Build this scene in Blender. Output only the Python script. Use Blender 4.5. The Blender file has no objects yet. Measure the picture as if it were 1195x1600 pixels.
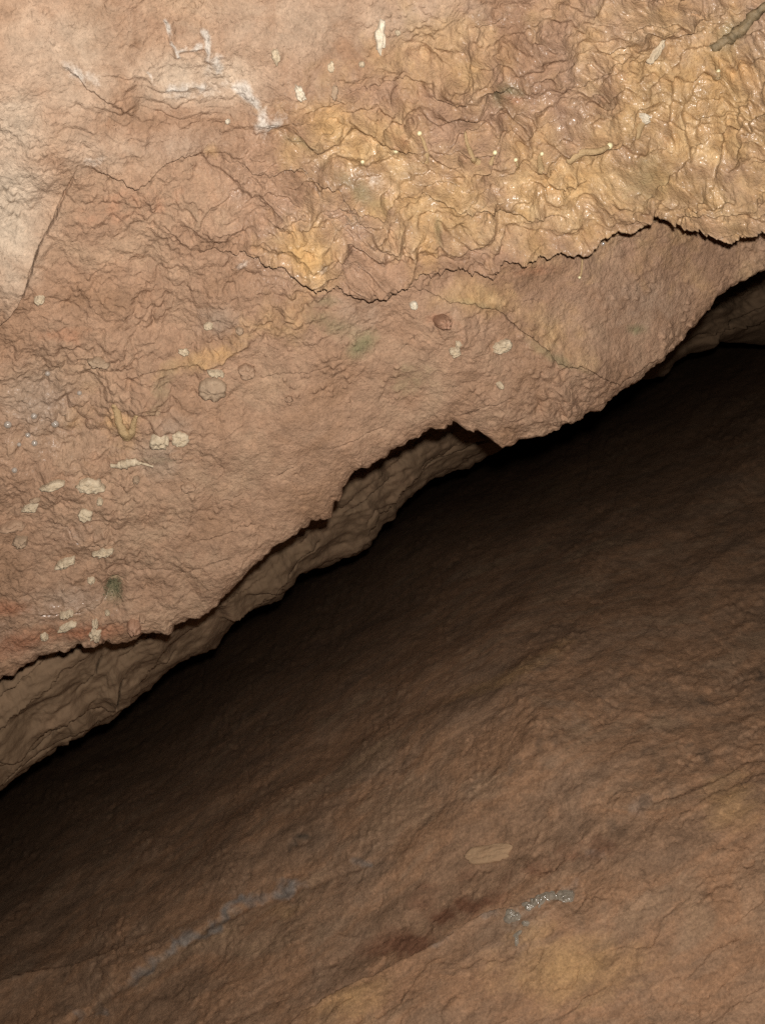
import bpy, math, random
import numpy as np

# ------------------------------------------------------------------ camera, world, flash
SC = bpy.context.scene
COL = SC.collection
CAMZ = 1.4
F = 1690.0                      # focal length in photo pixels (photo 1195 x 1600)
CX, CY = 597.5, 800.0
cam_data = bpy.data.cameras.new('camera')
cam_data.sensor_fit = 'VERTICAL'
cam_data.sensor_height = 36.0
cam_data.lens = F / 1600.0 * 36.0
cam_data.clip_start = 0.02
cam_data.clip_end = 200.0
cam = bpy.data.objects.new('camera', cam_data)
cam.location = (0, 0, CAMZ)
cam.rotation_euler = (math.radians(90), 0, 0)
COL.objects.link(cam)
SC.camera = cam

world = bpy.data.worlds.new('World')
SC.world = world
world.use_nodes = True
bgn = world.node_tree.nodes['Background']
bgn.inputs['Color'].default_value = (0.02, 0.018, 0.015, 1)     # deep inside a cave: no daylight
bgn.inputs['Strength'].default_value = 0.02

fl = bpy.data.lights.new('camera_flash', 'POINT')               # the only light: the flash of the camera
fl.energy = 107.0
fl.color = (1.0, 0.96, 0.90)
fl.shadow_soft_size = 0.010
flash = bpy.data.objects.new('camera_flash', fl)
flash.location = (0.015, -0.01, CAMZ + 0.043)
COL.objects.link(flash)

SC.view_settings.view_transform = 'Standard'
SC.view_settings.look = 'None'
SC.view_settings.exposure = 0.0
SC.view_settings.gamma = 1.0
SC.view_settings.use_curve_mapping = False
SC.cycles.max_bounces = 5
SC.cycles.use_denoising = False          # keep the sensor-like grain

# ------------------------------------------------------------------ noise
U32 = np.uint32
def _hash(ix, iy, seed):
    h = np.asarray(ix).astype(np.int32).astype(U32) * U32(374761393) + np.asarray(iy).astype(np.int32).astype(U32) * U32(668265263) + U32((seed * 1274126177) & 0xFFFFFFFF)
    h = (h ^ (h >> U32(13))) * U32(1103515245)
    h = (h ^ (h >> U32(16))) * U32(2246822519)
    return ((h ^ (h >> U32(15))) & U32(0xFFFFFF)).astype(np.float32) * np.float32(1.0 / 0x1000000)

_GA = np.linspace(0, 2 * np.pi, 256, endpoint=False)
_GX = (np.cos(_GA) * 1.5).astype(np.float32); _GY = (np.sin(_GA) * 1.5).astype(np.float32)
def perlin(x, y, seed=0):
    x = np.asarray(x, np.float32); y = np.asarray(y, np.float32)
    ix = np.floor(x); iy = np.floor(y); fx = x - ix; fy = y - iy
    hx0 = ix.astype(np.int32).astype(U32) * U32(374761393); hx1 = hx0 + U32(374761393)
    hy0 = iy.astype(np.int32).astype(U32) * U32(668265263) + U32((seed * 1274126177) & 0xFFFFFFFF); hy1 = hy0 + U32(668265263)
    def g(hx, hy, dx, dy):
        h = hx + hy
        h = (h ^ (h >> U32(13))) * U32(1103515245)
        h = (h ^ (h >> U32(16))) * U32(2246822519)
        h = (h >> U32(20)) & U32(255)
        return _GX[h] * (fx - np.float32(dx)) + _GY[h] * (fy - np.float32(dy))
    sx = fx * fx * fx * (fx * (fx * 6 - 15) + 10); sy = fy * fy * fy * (fy * (fy * 6 - 15) + 10)
    a = g(hx0, hy0, 0, 0); a = a + (g(hx1, hy0, 1, 0) - a) * sx
    b = g(hx0, hy1, 0, 1); b = b + (g(hx1, hy1, 1, 1) - b) * sx
    return a + (b - a) * sy

def fbm(x, y, wl, octv=4, seed=0, gain=0.5):
    """fractal noise, wl = largest wavelength"""
    t = 0; a = 1.0; f = 1.0 / wl
    for o in range(octv):
        t = t + a * perlin(x * f + 17.3 * o, y * f - 9.1 * o, seed + o)
        a *= gain; f *= 2.03
    return t

def billow(x, y, wl, octv=3, seed=0, gain=0.5, soft=0.006):
    t = 0; a = 1.0; f = 1.0 / wl
    for o in range(octv):
        n = perlin(x * f + 11.7 * o, y * f + 5.3 * o, seed + o)
        t = t + a * np.sqrt(n * n + soft)
        a *= gain; f *= 2.07
    return t

def worley(x, y, wl, seed=0):
    """distance to the two nearest cell points (in cells)"""
    x = x / wl; y = y / wl
    ix = np.floor(x); iy = np.floor(y)
    d1 = np.full(x.shape, 9.0); d2 = np.full(x.shape, 9.0)
    for dx in (-1, 0, 1):
        for dy in (-1, 0, 1):
            cx = ix + dx + _hash(ix + dx, iy + dy, seed)
            cy = iy + dy + _hash(ix + dx, iy + dy, seed + 77)
            d = np.hypot(cx - x, cy - y)
            d2 = np.where(d < d1, d1, np.minimum(d2, d)); d1 = np.minimum(d1, d)
    return d1, d2

def sstep(a, b, x):
    t = np.clip((x - a) / (b - a), 0, 1)
    return t * t * (3 - 2 * t)

def blob(x, y, cx, cy, rx, ry, ang=0.0):
    a = math.radians(ang); c, s = math.cos(a), math.sin(a)
    dx = x - cx; dy = y - cy
    p = (dx * c - dy * s) / rx; q = (dx * s + dy * c) / ry      # ang: up to the right is positive
    return np.exp(-(p * p + q * q))

def blobs(x, y, lst):
    t = np.zeros(x.shape)
    for b in lst:
        t = np.maximum(t, b[0] * blob(x, y, *b[1:]))
    return t

def seg_dist(x, y, pts):
    """distance to a polyline, photo pixels"""
    d = np.full(x.shape, 1e9)
    for (ax, ay), (bx, by) in zip(pts[:-1], pts[1:]):
        vx, vy = bx - ax, by - ay
        t = np.clip(((x - ax) * vx + (y - ay) * vy) / (vx * vx + vy * vy), 0, 1)
        d = np.minimum(d, np.hypot(x - ax - t * vx, y - ay - t * vy))
    return d

# the cleft runs diagonally: u along it (up to the right), w across it (up to the left)
ANG = math.radians(31); CA, SA = math.cos(ANG), math.sin(ANG)
def xy2uw(x, y): return x * CA - y * SA, -x * SA - y * CA
def uw2xy(u, w): return u * CA - w * SA, -u * SA - w * CA

def line_uw(pts):
    p = np.array([xy2uw(*q) for q in pts]); o = np.argsort(p[:, 0]); return p[o, 0], p[o, 1]

def jitter1d(u, seed, amps):
    t = 0
    for k, (wl, a) in enumerate(amps):
        t = t + a * perlin(u / wl, np.full(u.shape, 3.7 + k), seed + k)
    return t

def to3d(x, y, d):
    return np.stack([(x - CX) / F * d, d, CAMZ + (CY - y) / F * d], axis=-1)

def grid_normals(P):
    a = np.gradient(P, axis=0); b = np.gradient(P, axis=1)
    n = np.cross(a, b); n /= np.linalg.norm(n, axis=-1, keepdims=True) + 1e-12
    view = np.array([0, 0, CAMZ]) - P
    flip = np.sign(np.sum(n * view, axis=-1, keepdims=True)); flip[flip == 0] = 1
    return n * flip

def grid_mesh(name, P, mat, attrs=None):
    nu, nw = P.shape[:2]
    idx = np.arange(nu * nw).reshape(nu, nw)
    q = np.stack([idx[:-1, :-1], idx[1:, :-1], idx[1:, 1:], idx[:-1, 1:]], axis=-1).reshape(-1, 4)
    me = bpy.data.meshes.new(name)
    me.vertices.add(nu * nw); me.vertices.foreach_set('co', P.reshape(-1).astype(np.float32))
    me.loops.add(q.size); me.loops.foreach_set('vertex_index', q.reshape(-1).astype(np.int32))
    me.polygons.add(len(q)); me.polygons.foreach_set('loop_start', np.arange(0, q.size, 4, dtype=np.int32))
    me.update(calc_edges=True)
    me.polygons.foreach_set('use_smooth', np.ones(len(q), dtype=bool))
    for k, v in (attrs or {}).items():
        a = me.attributes.new(k, 'FLOAT_COLOR', 'POINT')
        a.data.foreach_set('color', v.reshape(-1).astype(np.float32))
    me.materials.append(mat)
    o = bpy.data.objects.new(name, me); COL.objects.link(o)
    return o

# ------------------------------------------------------------------ materials
class NT:
    def __init__(self, name):
        self.m = bpy.data.materials.new(name); self.m.use_nodes = True
        self.t = self.m.node_tree; self.n = self.t.nodes; self.l = self.t.links
        self.b = self.n['Principled BSDF']
        self.co = self.n.new('ShaderNodeTexCoord').outputs['Object']
    def link(self, a, b): self.l.new(a, b)
    def _set(self, sock, v):
        if hasattr(v, 'is_linked'): self.link(v, sock)
        elif isinstance(v, tuple): sock.default_value = v if len(v) == 4 else (*v, 1)
        else: sock.default_value = v
    def noise(self, scale, detail=4, rough=0.55, dist=0.0, vec=None):
        n = self.n.new('ShaderNodeTexNoise'); n.inputs['Scale'].default_value = scale
        n.inputs['Detail'].default_value = detail; n.inputs['Roughness'].default_value = rough
        n.inputs['Distortion'].default_value = dist
        self.link(vec or self.co, n.inputs['Vector']); return n.outputs['Fac']
    def ramp(self, fac, stops):
        r = self.n.new('ShaderNodeValToRGB'); e = r.color_ramp.elements
        while len(e) < len(stops): e.new(0.5)
        for k, (p, c) in enumerate(stops):
            e[k].position = p; e[k].color = (*c, 1) if isinstance(c, tuple) else (c, c, c, 1)
        self.link(fac, r.inputs['Fac']); return r.outputs['Color']
    def mix(self, fac, a, b, mode='MIX'):
        x = self.n.new('ShaderNodeMix'); x.data_type = 'RGBA'; x.blend_type = mode
        self._set(x.inputs['Factor'], fac); self._set(x.inputs[6], a); self._set(x.inputs[7], b)
        return x.outputs[2]
    def math(self, op, a, b=0.0, c=None, clamp=False):
        x = self.n.new('ShaderNodeMath'); x.operation = op; x.use_clamp = clamp
        self._set(x.inputs[0], a); self._set(x.inputs[1], b)
        if c is not None: self._set(x.inputs[2], c)
        return x.outputs[0]
    def attr(self, name):
        a = self.n.new('ShaderNodeAttribute'); a.attribute_name = name
        s = self.n.new('ShaderNodeSeparateColor'); self.link(a.outputs['Color'], s.inputs[0])
        return s.outputs[0], s.outputs[1], s.outputs[2], a.outputs['Alpha']
    def bump(self, h, dist, strength=1.0, prev=None):
        b = self.n.new('ShaderNodeBump'); b.inputs['Distance'].default_value = dist
        b.inputs['Strength'].default_value = strength
        self.link(h, b.inputs['Height'])
        if prev is not None: self.link(prev, b.inputs['Normal'])
        return b.outputs['Normal']
    def out(self, color, rough, normal=None, spec=0.5):
        self._set(self.b.inputs['Base Color'], color); self._set(self.b.inputs['Roughness'], rough)
        self._set(self.b.inputs['Specular IOR Level'], spec)
        if normal is not None: self.link(normal, self.b.inputs['Normal'])
        return self.m

def mat_wall():
    t = NT('cave_wall_clay')
    yel, whi, gre, red = t.attr('stain')
    pale, wet, gry, och = t.attr('stain_more')
    n1 = t.noise(9, 5, 0.6, 0.4); n2 = t.noise(55, 5, 0.65); n3 = t.noise(320, 4, 0.7); n4 = t.noise(22, 4, 0.6, 0.8)
    clay = t.ramp(n1, [(0.30, (0.280, 0.162, 0.096)), (0.50, (0.350, 0.214, 0.138)), (0.70, (0.400, 0.264, 0.172))])
    clay = t.mix(t.math('MULTIPLY', t.ramp(n4, [(0.52, 0.0), (0.68, 1.0)]), 0.35), clay, (0.395, 0.228, 0.138))
    ylc = t.ramp(t.noise(40, 5, 0.6, 0.6), [(0.32, (0.34, 0.205, 0.098)), (0.50, (0.46, 0.288, 0.138)), (0.70, (0.60, 0.405, 0.215))])
    def m(base, mask, col, nz, lo, hi):
        f = t.ramp(t.math('ADD', mask, t.math('MULTIPLY', t.math('SUBTRACT', nz, 0.5), 0.9)), [(lo, 0.0), (hi, 1.0)])
        f = t.math('MULTIPLY', f, t.ramp(mask, [(0.02, 0.0), (0.16, 1.0)]))
        return t.mix(f, base, col)
    c = m(clay, pale, (0.50, 0.385, 0.285), n4, 0.20, 0.9)
    c = m(c, yel, ylc, n4, 0.15, 0.95)
    c = m(c, och, (0.50, 0.300, 0.130), n2, 0.20, 1.2)
    c = m(c, gry, (0.320, 0.240, 0.180), n2, 0.25, 1.0)
    c = m(c, gre, (0.200, 0.175, 0.095), n2, 0.25, 1.2)
    c = m(c, red, (0.330, 0.140, 0.075), n2, 0.25, 1.1)
    c = m(c, whi, (0.55, 0.475, 0.405), n3, 0.28, 1.25)
    c = t.mix(0.75, c, t.ramp(n2, [(0.25, 0.66), (0.5, 0.97), (0.75, 1.26)]), 'MULTIPLY')
    c = t.mix(0.6, c, t.ramp(n3, [(0.25, 0.60), (0.5, 0.98), (0.75, 1.34)]), 'MULTIPLY')
    wn = t.ramp(t.noise(30, 3, 0.6), [(0.38, 0.0), (0.55, 1.0)])
    wf = t.math('MULTIPLY', t.math('MULTIPLY', wet, 1.5), wn, clamp=True)
    rough = t.math('MULTIPLY_ADD', wf, -0.42, 0.86)
    t.link(t.math('MULTIPLY', wf, 0.55), t.b.inputs['Coat Weight']); t.b.inputs['Coat Roughness'].default_value = 0.2
    t.link(t.bump(t.noise(110, 3, 0.6), 0.005, 0.45), t.b.inputs['Coat Normal'])
    nb = t.bump(t.noise(170, 4, 0.65), 0.005, 0.6)
    nb = t.bump(t.noise(480, 3, 0.7), 0.0020, 0.6, nb)
    return t.out(c, rough, nb, t.math('MULTIPLY_ADD', wf, 0.55, 0.12))

def mat_ledge():
    t = NT('ledge_rock')
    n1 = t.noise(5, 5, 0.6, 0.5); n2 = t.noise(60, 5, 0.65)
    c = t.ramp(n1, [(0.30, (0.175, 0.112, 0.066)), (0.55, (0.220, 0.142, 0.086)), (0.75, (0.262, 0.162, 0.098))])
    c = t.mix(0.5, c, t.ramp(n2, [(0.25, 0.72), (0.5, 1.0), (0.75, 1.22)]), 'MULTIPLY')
    nb = t.bump(t.noise(90, 4, 0.65), 0.006, 0.45)
    return t.out(c, 0.9, nb, 0.15)

def mat_floor():
    t = NT('cave_floor_clay')
    red, gry, och, drk = t.attr('stain')
    # strata: noise drawn out along the cleft
    mp = t.n.new('ShaderNodeMapping'); t.link(t.co, mp.inputs['Vector'])
    mp.inputs['Rotation'].default_value = (0, ANG, 0)
    mp2 = t.n.new('ShaderNodeMapping'); t.link(mp.outputs[0], mp2.inputs['Vector'])
    mp2.inputs['Scale'].default_value = (0.4, 0.8, 1.0)
    v = mp2.outputs[0]
    n1 = t.noise(9, 6, 0.62, 0.6, v); n2 = t.noise(30, 5, 0.65, 0.3, v); n3 = t.noise(240, 5, 0.75); n4 = t.noise(7, 5, 0.6, 0.5)
    c = t.ramp(n1, [(0.28, (0.215, 0.128, 0.078)), (0.44, (0.305, 0.180, 0.108)), (0.52, (0.340, 0.188, 0.106)), (0.60, (0.318, 0.192, 0.116)), (0.74, (0.390, 0.245, 0.145))])
    c = t.mix(t.math('MULTIPLY', t.ramp(n4, [(0.5, 0.0), (0.7, 1.0)]), 0.40), c, (0.275, 0.185, 0.125))
    def m(base, mask, col, nz, lo, hi):
        f = t.ramp(t.math('ADD', mask, t.math('MULTIPLY', t.math('SUBTRACT', nz, 0.5), 0.9)), [(lo, 0.0), (hi, 1.0)])
        f = t.math('MULTIPLY', f, t.ramp(mask, [(0.02, 0.0), (0.16, 1.0)]))
        return t.mix(f, base, col)
    c = m(c, red, (0.185, 0.088, 0.050), n2, 0.25, 0.8)
    c = m(c, och, (0.430, 0.255, 0.120), n2, 0.25, 0.8)
    c = m(c, gry, (0.270, 0.220, 0.185), n2, 0.20, 1.5)
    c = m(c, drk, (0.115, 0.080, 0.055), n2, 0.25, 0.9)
    c = t.mix(0.6, c, t.ramp(n2, [(0.25, 0.66), (0.5, 1.0), (0.75, 1.3)]), 'MULTIPLY')
    n5 = t.noise(75, 6, 0.75, 0.8, v)
    c = t.mix(0.7, c, t.ramp(n5, [(0.30, 0.52), (0.5, 1.0), (0.70, 1.42)]), 'MULTIPLY')
    c = t.mix(0.75, c, t.ramp(n3, [(0.28, 0.55), (0.5, 1.0), (0.72, 1.45)]), 'MULTIPLY')
    nb = t.bump(n5, 0.005, 0.25)
    nb = t.bump(n3, 0.004, 0.55, nb)
    wet = t.math('MULTIPLY', t.attr('damp')[0], t.ramp(n5, [(0.4, 0.0), (0.6, 1.0)]), clamp=True)
    c = t.mix(t.math('MULTIPLY', wet, 0.5), c, (0.30, 0.25, 0.19))
    return t.out(c, t.math('MULTIPLY_ADD', wet, -0.6, 0.8), nb, t.math('MULTIPLY_ADD', wet, 0.5, 0.2))

def mat_simple(name, ca, cb, rough, scale=120, spec=0.3, bump=0.002, trans=0.0, sss=0.0):
    t = NT(name)
    n = t.noise(scale, 5, 0.65)
    c = t.ramp(n, [(0.3, ca), (0.7, cb)])
    nb = t.bump(t.noise(scale * 3.5, 4, 0.7), bump, 0.6)
    m = t.out(c, rough, nb, spec)
    if trans: t.b.inputs['Transmission Weight'].default_value = trans; t.b.inputs['IOR'].default_value = 1.33
    return m

M_WALL, M_LEDGE, M_FLOOR = mat_wall(), mat_ledge(), mat_floor()
M_PALE = mat_simple('pale_calcite', (0.42, 0.32, 0.21), (0.64, 0.52, 0.37), 0.85, bump=0.004)
M_WHITE = mat_simple('white_calcite', (0.54, 0.45, 0.33), (0.70, 0.62, 0.50), 0.6)
M_GREY = mat_simple('grey_stone', (0.28, 0.19, 0.125), (0.40, 0.285, 0.19), 0.8)
M_CLAYLUMP = mat_simple('clay_lump', (0.30, 0.185, 0.118), (0.40, 0.265, 0.175), 0.85)
M_RED = mat_simple('red_clay_lump', (0.28, 0.150, 0.092), (0.37, 0.210, 0.135), 0.6, spec=0.4)
M_OCHRE = mat_simple('ochre_flowstone', (0.36, 0.235, 0.115), (0.48, 0.33, 0.175), 0.6, spec=0.4, bump=0.005)
M_TIP = mat_simple('cream_tip', (0.62, 0.52, 0.27), (0.74, 0.66, 0.42), 0.35, spec=0.5, bump=0.0005)
M_ROOT = mat_simple('mossy_root', (0.11, 0.080, 0.042), (0.30, 0.21, 0.115), 0.55, spec=0.4)
M_MOSS = mat_simple('dark_moss', (0.055, 0.060, 0.030), (0.16, 0.135, 0.075), 0.8)
M_FLSTONE = mat_simple('floor_stone', (0.37, 0.225, 0.128), (0.45, 0.29, 0.17), 0.85, scale=40, bump=0.004)
M_CRYSTAL = mat_simple('wet_crystal', (0.15, 0.12, 0.085), (0.40, 0.34, 0.27), 0.12, scale=90, spec=0.8, bump=0.002)
def mat_water():
    t = NT('water_bead')
    n = t.noise(160, 2)
    t.b.inputs['Coat Weight'].default_value = 1.0; t.b.inputs['Coat Roughness'].default_value = 0.06
    return t.out(t.ramp(n, [(0.3, (0.24, 0.19, 0.15)), (0.7, (0.38, 0.32, 0.27))]), 0.10, None, 0.6)
M_WATER = mat_water()

# ------------------------------------------------------------------ the near hanging wall
LIP1 = [(-420, 1330), (-250, 1215), (-100, 1125), (0, 1070), (60, 1045), (130, 1022), (190, 1018), (225, 1006), (265, 1002), (320, 972), (350, 952),
        (370, 930), (400, 886), (440, 858), (480, 838), (520, 810), (533, 790), (560, 752), (600, 724), (640, 702), (690, 681), (720, 681),
        (750, 690), (772, 702), (790, 712), (850, 690), (900, 666), (945, 655), (965, 635), (1000, 611), (1040, 580), (1075, 546),
        (1100, 515), (1118, 488), (1140, 466), (1195, 432), (1300, 375), (1450, 300), (1700, 160)]

u_f = np.arange(-600, 1075, 1.42)
us = np.concatenate([-600 - np.cumsum(np.geomspace(1.5, 26, 45))[::-1], u_f, u_f[-1] + np.cumsum(np.geomspace(1.5, 26, 45))])
t_f = np.concatenate([np.arange(0, 12, 1.0), np.arange(12, 935, 1.42)])
ts = np.concatenate([t_f, t_f[-1] + np.cumsum(np.geomspace(1.5, 26, 45))])
UU, TT = np.meshgrid(us, ts, indexing='ij')
lu, lw = line_uw(LIP1)
lipw = us / 17.0 + 1.1 * perlin(us / 45, us * 0 + 0.5, 12)                                  # crust breaks off in uneven blocks
blk = (_hash(np.floor(lipw), np.zeros_like(lipw), 14) - 0.5) * 11 + (_hash(np.floor(lipw * 2.7), np.zeros_like(lipw), 16) - 0.5) * 4.5
blk = np.convolve(np.pad(blk, 2, mode='edge'), np.ones(5) / 5, 'valid')
lip1 = np.interp(us, lu, lw) + jitter1d(us, 5, [(60, 5), (24, 3.0), (8, 1.4)]) + blk * np.clip(0.75 + 1.0 * jitter1d(us, 19, [(110, 1)]), 0.25, 1.3)
WW = lip1[:, None] + TT
X, Y = uw2xy(UU, WW)

def wall_depth(x, y):
    inv = 0.955 - 0.085 / 1195 * x - 0.000278 * y
    return 1.0 / np.clip(inv, 0.28, 1.6)

C1 = [(300, 400), (380, 398), (430, 408), (460, 422), (485, 433), (520, 438), (548, 448), (570, 451), (592, 443), (612, 431), (650, 423), (682, 417), (692, 408), (710, 408),
      (726, 420), (747, 423), (766, 420), (773, 405), (800, 400), (832, 397), (862, 390), (900, 383), (926, 370), (946, 353), (988, 343),
      (1003, 324), (1022, 329), (1045, 338), (1060, 346), (1085, 350), (1110, 360), (1140, 356), (1195, 352), (1320, 330), (1600, 300)]
C1B = [(930, 385), (945, 370), (985, 358), (1010, 342), (1030, 338), (1048, 334), (1062, 325), (1076, 330), (1088, 346), (1096, 356), (1112, 364), (1140, 360)]
C2 = [(560, 432), (620, 436), (668, 455), (700, 474), (742, 472), (780, 486), (800, 506), (820, 521), (852, 543), (866, 560), (900, 566), (925, 578), (948, 590),
      (966, 602), (985, 588), (1002, 573), (1030, 561), (1046, 549), (1056, 536)]
C5 = [(330, 250), (400, 268), (440, 262), (470, 256), (497, 281), (535, 303), (571, 316), (600, 312), (618, 301), (660, 296), (701, 302), (750, 312), (800, 325), (850, 335), (900, 328)]
C7 = [(490, 168), (530, 150), (570, 135), (610, 126), (650, 127), (672, 128)]
C8 = [(672, 128), (676, 146), (690, 150), (712, 150), (728, 142), (735, 118)]
C9 = [(130, 268), (170, 276), (205, 292), (228, 288), (245, 268), (275, 253), (330, 247)]
C10 = [(1165, 252), (1178, 245), (1195, 236), (1260, 220)]
C11 = [(80, 88), (110, 110), (140, 138), (170, 158), (230, 190)]
C12 = [(440, 218), (470, 213), (482, 215), (500, 198), (540, 190)]
C3 = [(250, 125), (290, 108), (320, 92), (340, 84), (355, 76), (380, 60), (410, 50), (440, 41), (465, 31), (488, 14), (502, -4), (540, -60), (640, -160)]       # (y, x)

def step(x, y, pts, amp, L, groove, gw, seed, jit=2.5, fade=25, soft=1.0):
    """rock edge: raised on the upper side, dropping into a thin crevice below"""
    p = np.array(pts, float)
    sel = (x >= p[0, 0]) & (x <= p[-1, 0]) & (y < p[:, 1].max() + 30) & (y > p[:, 1].min() - 30 - 5 * L)
    full = np.zeros(x.shape); full[sel] = _step(x[sel], y[sel], p, amp, L, groove, gw, seed, jit, fade, soft)
    return full

def _step(x, y, p, amp, L, groove, gw, seed, jit, fade, soft):
    xs = np.linspace(p[0, 0], p[-1, 0], 2400)
    ys = np.interp(xs, p[:, 0], p[:, 1]) + jitter1d(xs, seed, [(30, jit * 1.2), (12, jit), (5, jit * 0.5)])
    yc = np.interp(x, xs, ys); s = yc - y                                  # >0 above the line
    f = sstep(p[0, 0], p[0, 0] + fade, x) * (1 - sstep(p[-1, 0] - fade, p[-1, 0], x))
    var = 0.65 + 0.5 * perlin(x / 60, np.zeros_like(x) + seed, seed)
    up = sstep(-0.6 * soft, 1.6 * soft, s) * np.exp(-np.maximum(s, 0) / L)
    gr = np.exp(-((s + gw) / gw) ** 2) * (s < 2)
    return f * (amp * up - groove * gr * np.clip(var, 0.35, 1.2))

def wall_height(x, y):
    """relief in photo pixels, towards the viewer"""
    u, w = xy2uw(x, y)
    wx = x + 14 * fbm(x, y, 90, 3, 21); wy = y + 14 * fbm(x, y, 90, 3, 31)
    wx2 = wx + 4 * fbm(x, y, 30, 2, 41); wy2 = wy + 4 * fbm(x, y, 30, 2, 51)
    top = np.interp(x, [0, 200, 300, 450, 560, 650, 800, 900], [330, 240, 215, 160, 110, 50, -20, -60])
    bot = np.interp(x, [p[0] for p in C1], [p[1] for p in C1])
    flow = sstep(-30, 60, y - top) * sstep(-6, 25, bot - y) * sstep(180, 420, x)
    flow = np.maximum(flow, 0.8 * sstep(840, 960, x) * sstep(-6, 25, bot - y))
    lump = blobs(x, y, [(1, 130, 640, 190, 190), (0.9, 230, 470, 200, 120, 20), (0.6, 100, 860, 150, 120), (0.55, 720, 520, 120, 60, -20), (0.8, 430, 460, 110, 80),
                        (0.6, 870, 620, 120, 60, 15), (0.55, 250, 330, 150, 80)])
    mud = 1 - 0.65 * np.clip(blobs(x, y, [(1, 460, 700, 210, 130, 30), (1, 1000, 470, 190, 90, 10), (0.8, 620, 620, 170, 80, 20), (0.8, 90, 100, 140, 90), (0.7, 600, 30, 200, 70)]), 0, 1)
    big = 26 * fbm(x, y, 420, 3, 3) + 60 * sstep(430, 0, y) * sstep(330, -60, x)      # swelling of the upper left
    h = 8 * mud * fbm(wx, wy, 120, 3, 8)
    # flowstone: rounded rolls, knobs and worm-like folds with creases between
    vary = np.clip(0.75 + 0.7 * fbm(x, y, 140, 2, 15), 0.15, 1.4)
    fl1 = billow(wx * 0.8, wy * 1.3, 105, 2, 60, 0.5, 0.02)
    d1, d2 = worley(wx2 * 0.8, wy2 * 1.25, 40, 62); kn = 1 - np.minimum(d1, 1) ** 2
    e1, e2 = worley(wx2, wy2, 13, 64); kn2 = 1 - np.minimum(e1, 1) ** 2
    wm = perlin(wx2 * 0.75 / 44, wy2 * 1.3 / 44, 66); worm = np.exp(-(wm / 0.20) ** 2)
    wm2 = perlin(wx2 / 19 + 7, wy2 * 1.4 / 19, 68); worm2 = np.exp(-(wm2 / 0.22) ** 2)
    drap = perlin(wx2 / 17, wy2 / 70, 75)
    dm = blobs(x, y, [(1, 1110, 180, 110, 120), (0.6, 1060, 300, 140, 50), (0.5, 600, 340, 90, 60), (0.5, 900, 300, 80, 50)])
    h = h + flow * (32 * fl1 + vary * (12.0 * kn + 2.6 * kn2 + 10.0 * worm + 2.8 * worm2) + 0.8 * fbm(wx2, wy2, 11, 2, 80)) + dm * flow * 7 * drap
    hor = billow(wx2 * 0.35, wy2 * 1.7, 30, 2, 85)
    h = h + blobs(x, y, [(1, 230, 170, 180, 60), (0.7, 500, 370, 120, 50), (0.6, 700, 340, 150, 50)]) * 9 * hor
    # lumpy clay
    d1, d2 = worley(wx2, wy2, 34, 90)
    g1, g2 = worley(wx, wy, 17, 98)
    h = h + lump * 9.0 * np.clip(0.2 + 1.2 * perlin(x / 75, y / 75, 99), 0, 1) * np.clip(1 - (g1 / 0.6) ** 2, 0, 1) ** 0.7
    h = h + 1.45 * lump * vary * (5 * billow(wx2, wy2 * 1.3, 60, 2, 95, 0.5, 0.02) + 9.0 * (1 - np.minimum(d1, 1) ** 2) + 2.4 * kn2 + 1.6 * worm2)
    # fine crumbly grain everywhere
    h = h + 1.6 * mud * fbm(wx, wy, 34, 2, 101) + 1.5 * mud * fbm(x, y, 13, 3, 111, 0.65)
    e1, e2 = worley(x + 5 * fbm(x, y, 16, 2, 121), y + 5 * fbm(x, y, 16, 2, 122), 7, 123)
    h = h + 1.5 * mud * (1 - e1) * np.clip(0.5 + 0.9 * perlin(x / 60, y / 60, 125), 0, 1)
    c1, c2 = worley(x, y, 17, 127)                                           # scattered grit
    grit = (_hash(np.floor(wx / 90), np.floor(wy / 90), 9) > 0.4) * sstep(0.0, 0.5, perlin(x / 70, y / 70, 128) + 0.1)
    h = h + 3.8 * grit * np.exp(-(c1 / 0.22) ** 2)
    # crumbling cracks along the lower slab
    a1, a2 = worley(u * 0.55 + 10 * fbm(x, y, 40, 3, 131), w + 10 * fbm(x, y, 40, 3, 132), 60, 133)
    crk = np.exp(-((a2 - a1) / 0.022) ** 2) * sstep(0.15, 0.45, perlin(x / 85, y / 85, 137) + 0.15) * sstep(480, 560, y + 0.2 * x - 60)
    h = h - 1.8 * crk
    # rock edges
    ed = step(x, y + 11, C1, 38, 150, 52, 3.8, 201, 4.0, 130) + step(x, y, C1B, 6, 30, 14, 2.0, 203, 2.0, 12)
    rec = sstep(-4, 3, y - np.interp(x, [p[0] for p in C1], [p[1] for p in C1])) * sstep(680, 1150, x)
    big = big - 175 * rec * sstep(430, 1150, x)
    ed = ed + step(x, y + 4, C2, 12, 60, 13, 2.2, 205, 3.0) + step(x, y + 5, C5, 14, 40, 7, 2.2, 207, 4.0, 90) + step(x, y, C7, 8, 30, 3, 1.8, 209, 3.0, 40, 2.0) + step(x, y, C8, 9, 60, 8, 1.8, 211, 1.5, 5)
    ed = ed + step(x, y + 5, C9, 20, 60, 2, 3.5, 213, 4.0, 45, 5.0) + step(x, y, C10, 12, 40, 12, 2.2, 215) + step(x, y, C11, 14, 40, 1, 3.0, 217, 4.0, 45, 6.0) + step(x, y, C12, 8, 30, 7, 1.8, 219)
    h = h + step(y, x, [(a, b) for a, b in C3], 0, 30, 30, 2.0, 221, 1.3, 110)
    c3 = np.interp(y, [p[0] for p in C3], [p[1] for p in C3])
    h = h + 22 * sstep(1.5, -1.5, x - c3) * sstep(300, 430, y) * np.exp(-np.maximum(c3 - x, 0) / 140)
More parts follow.
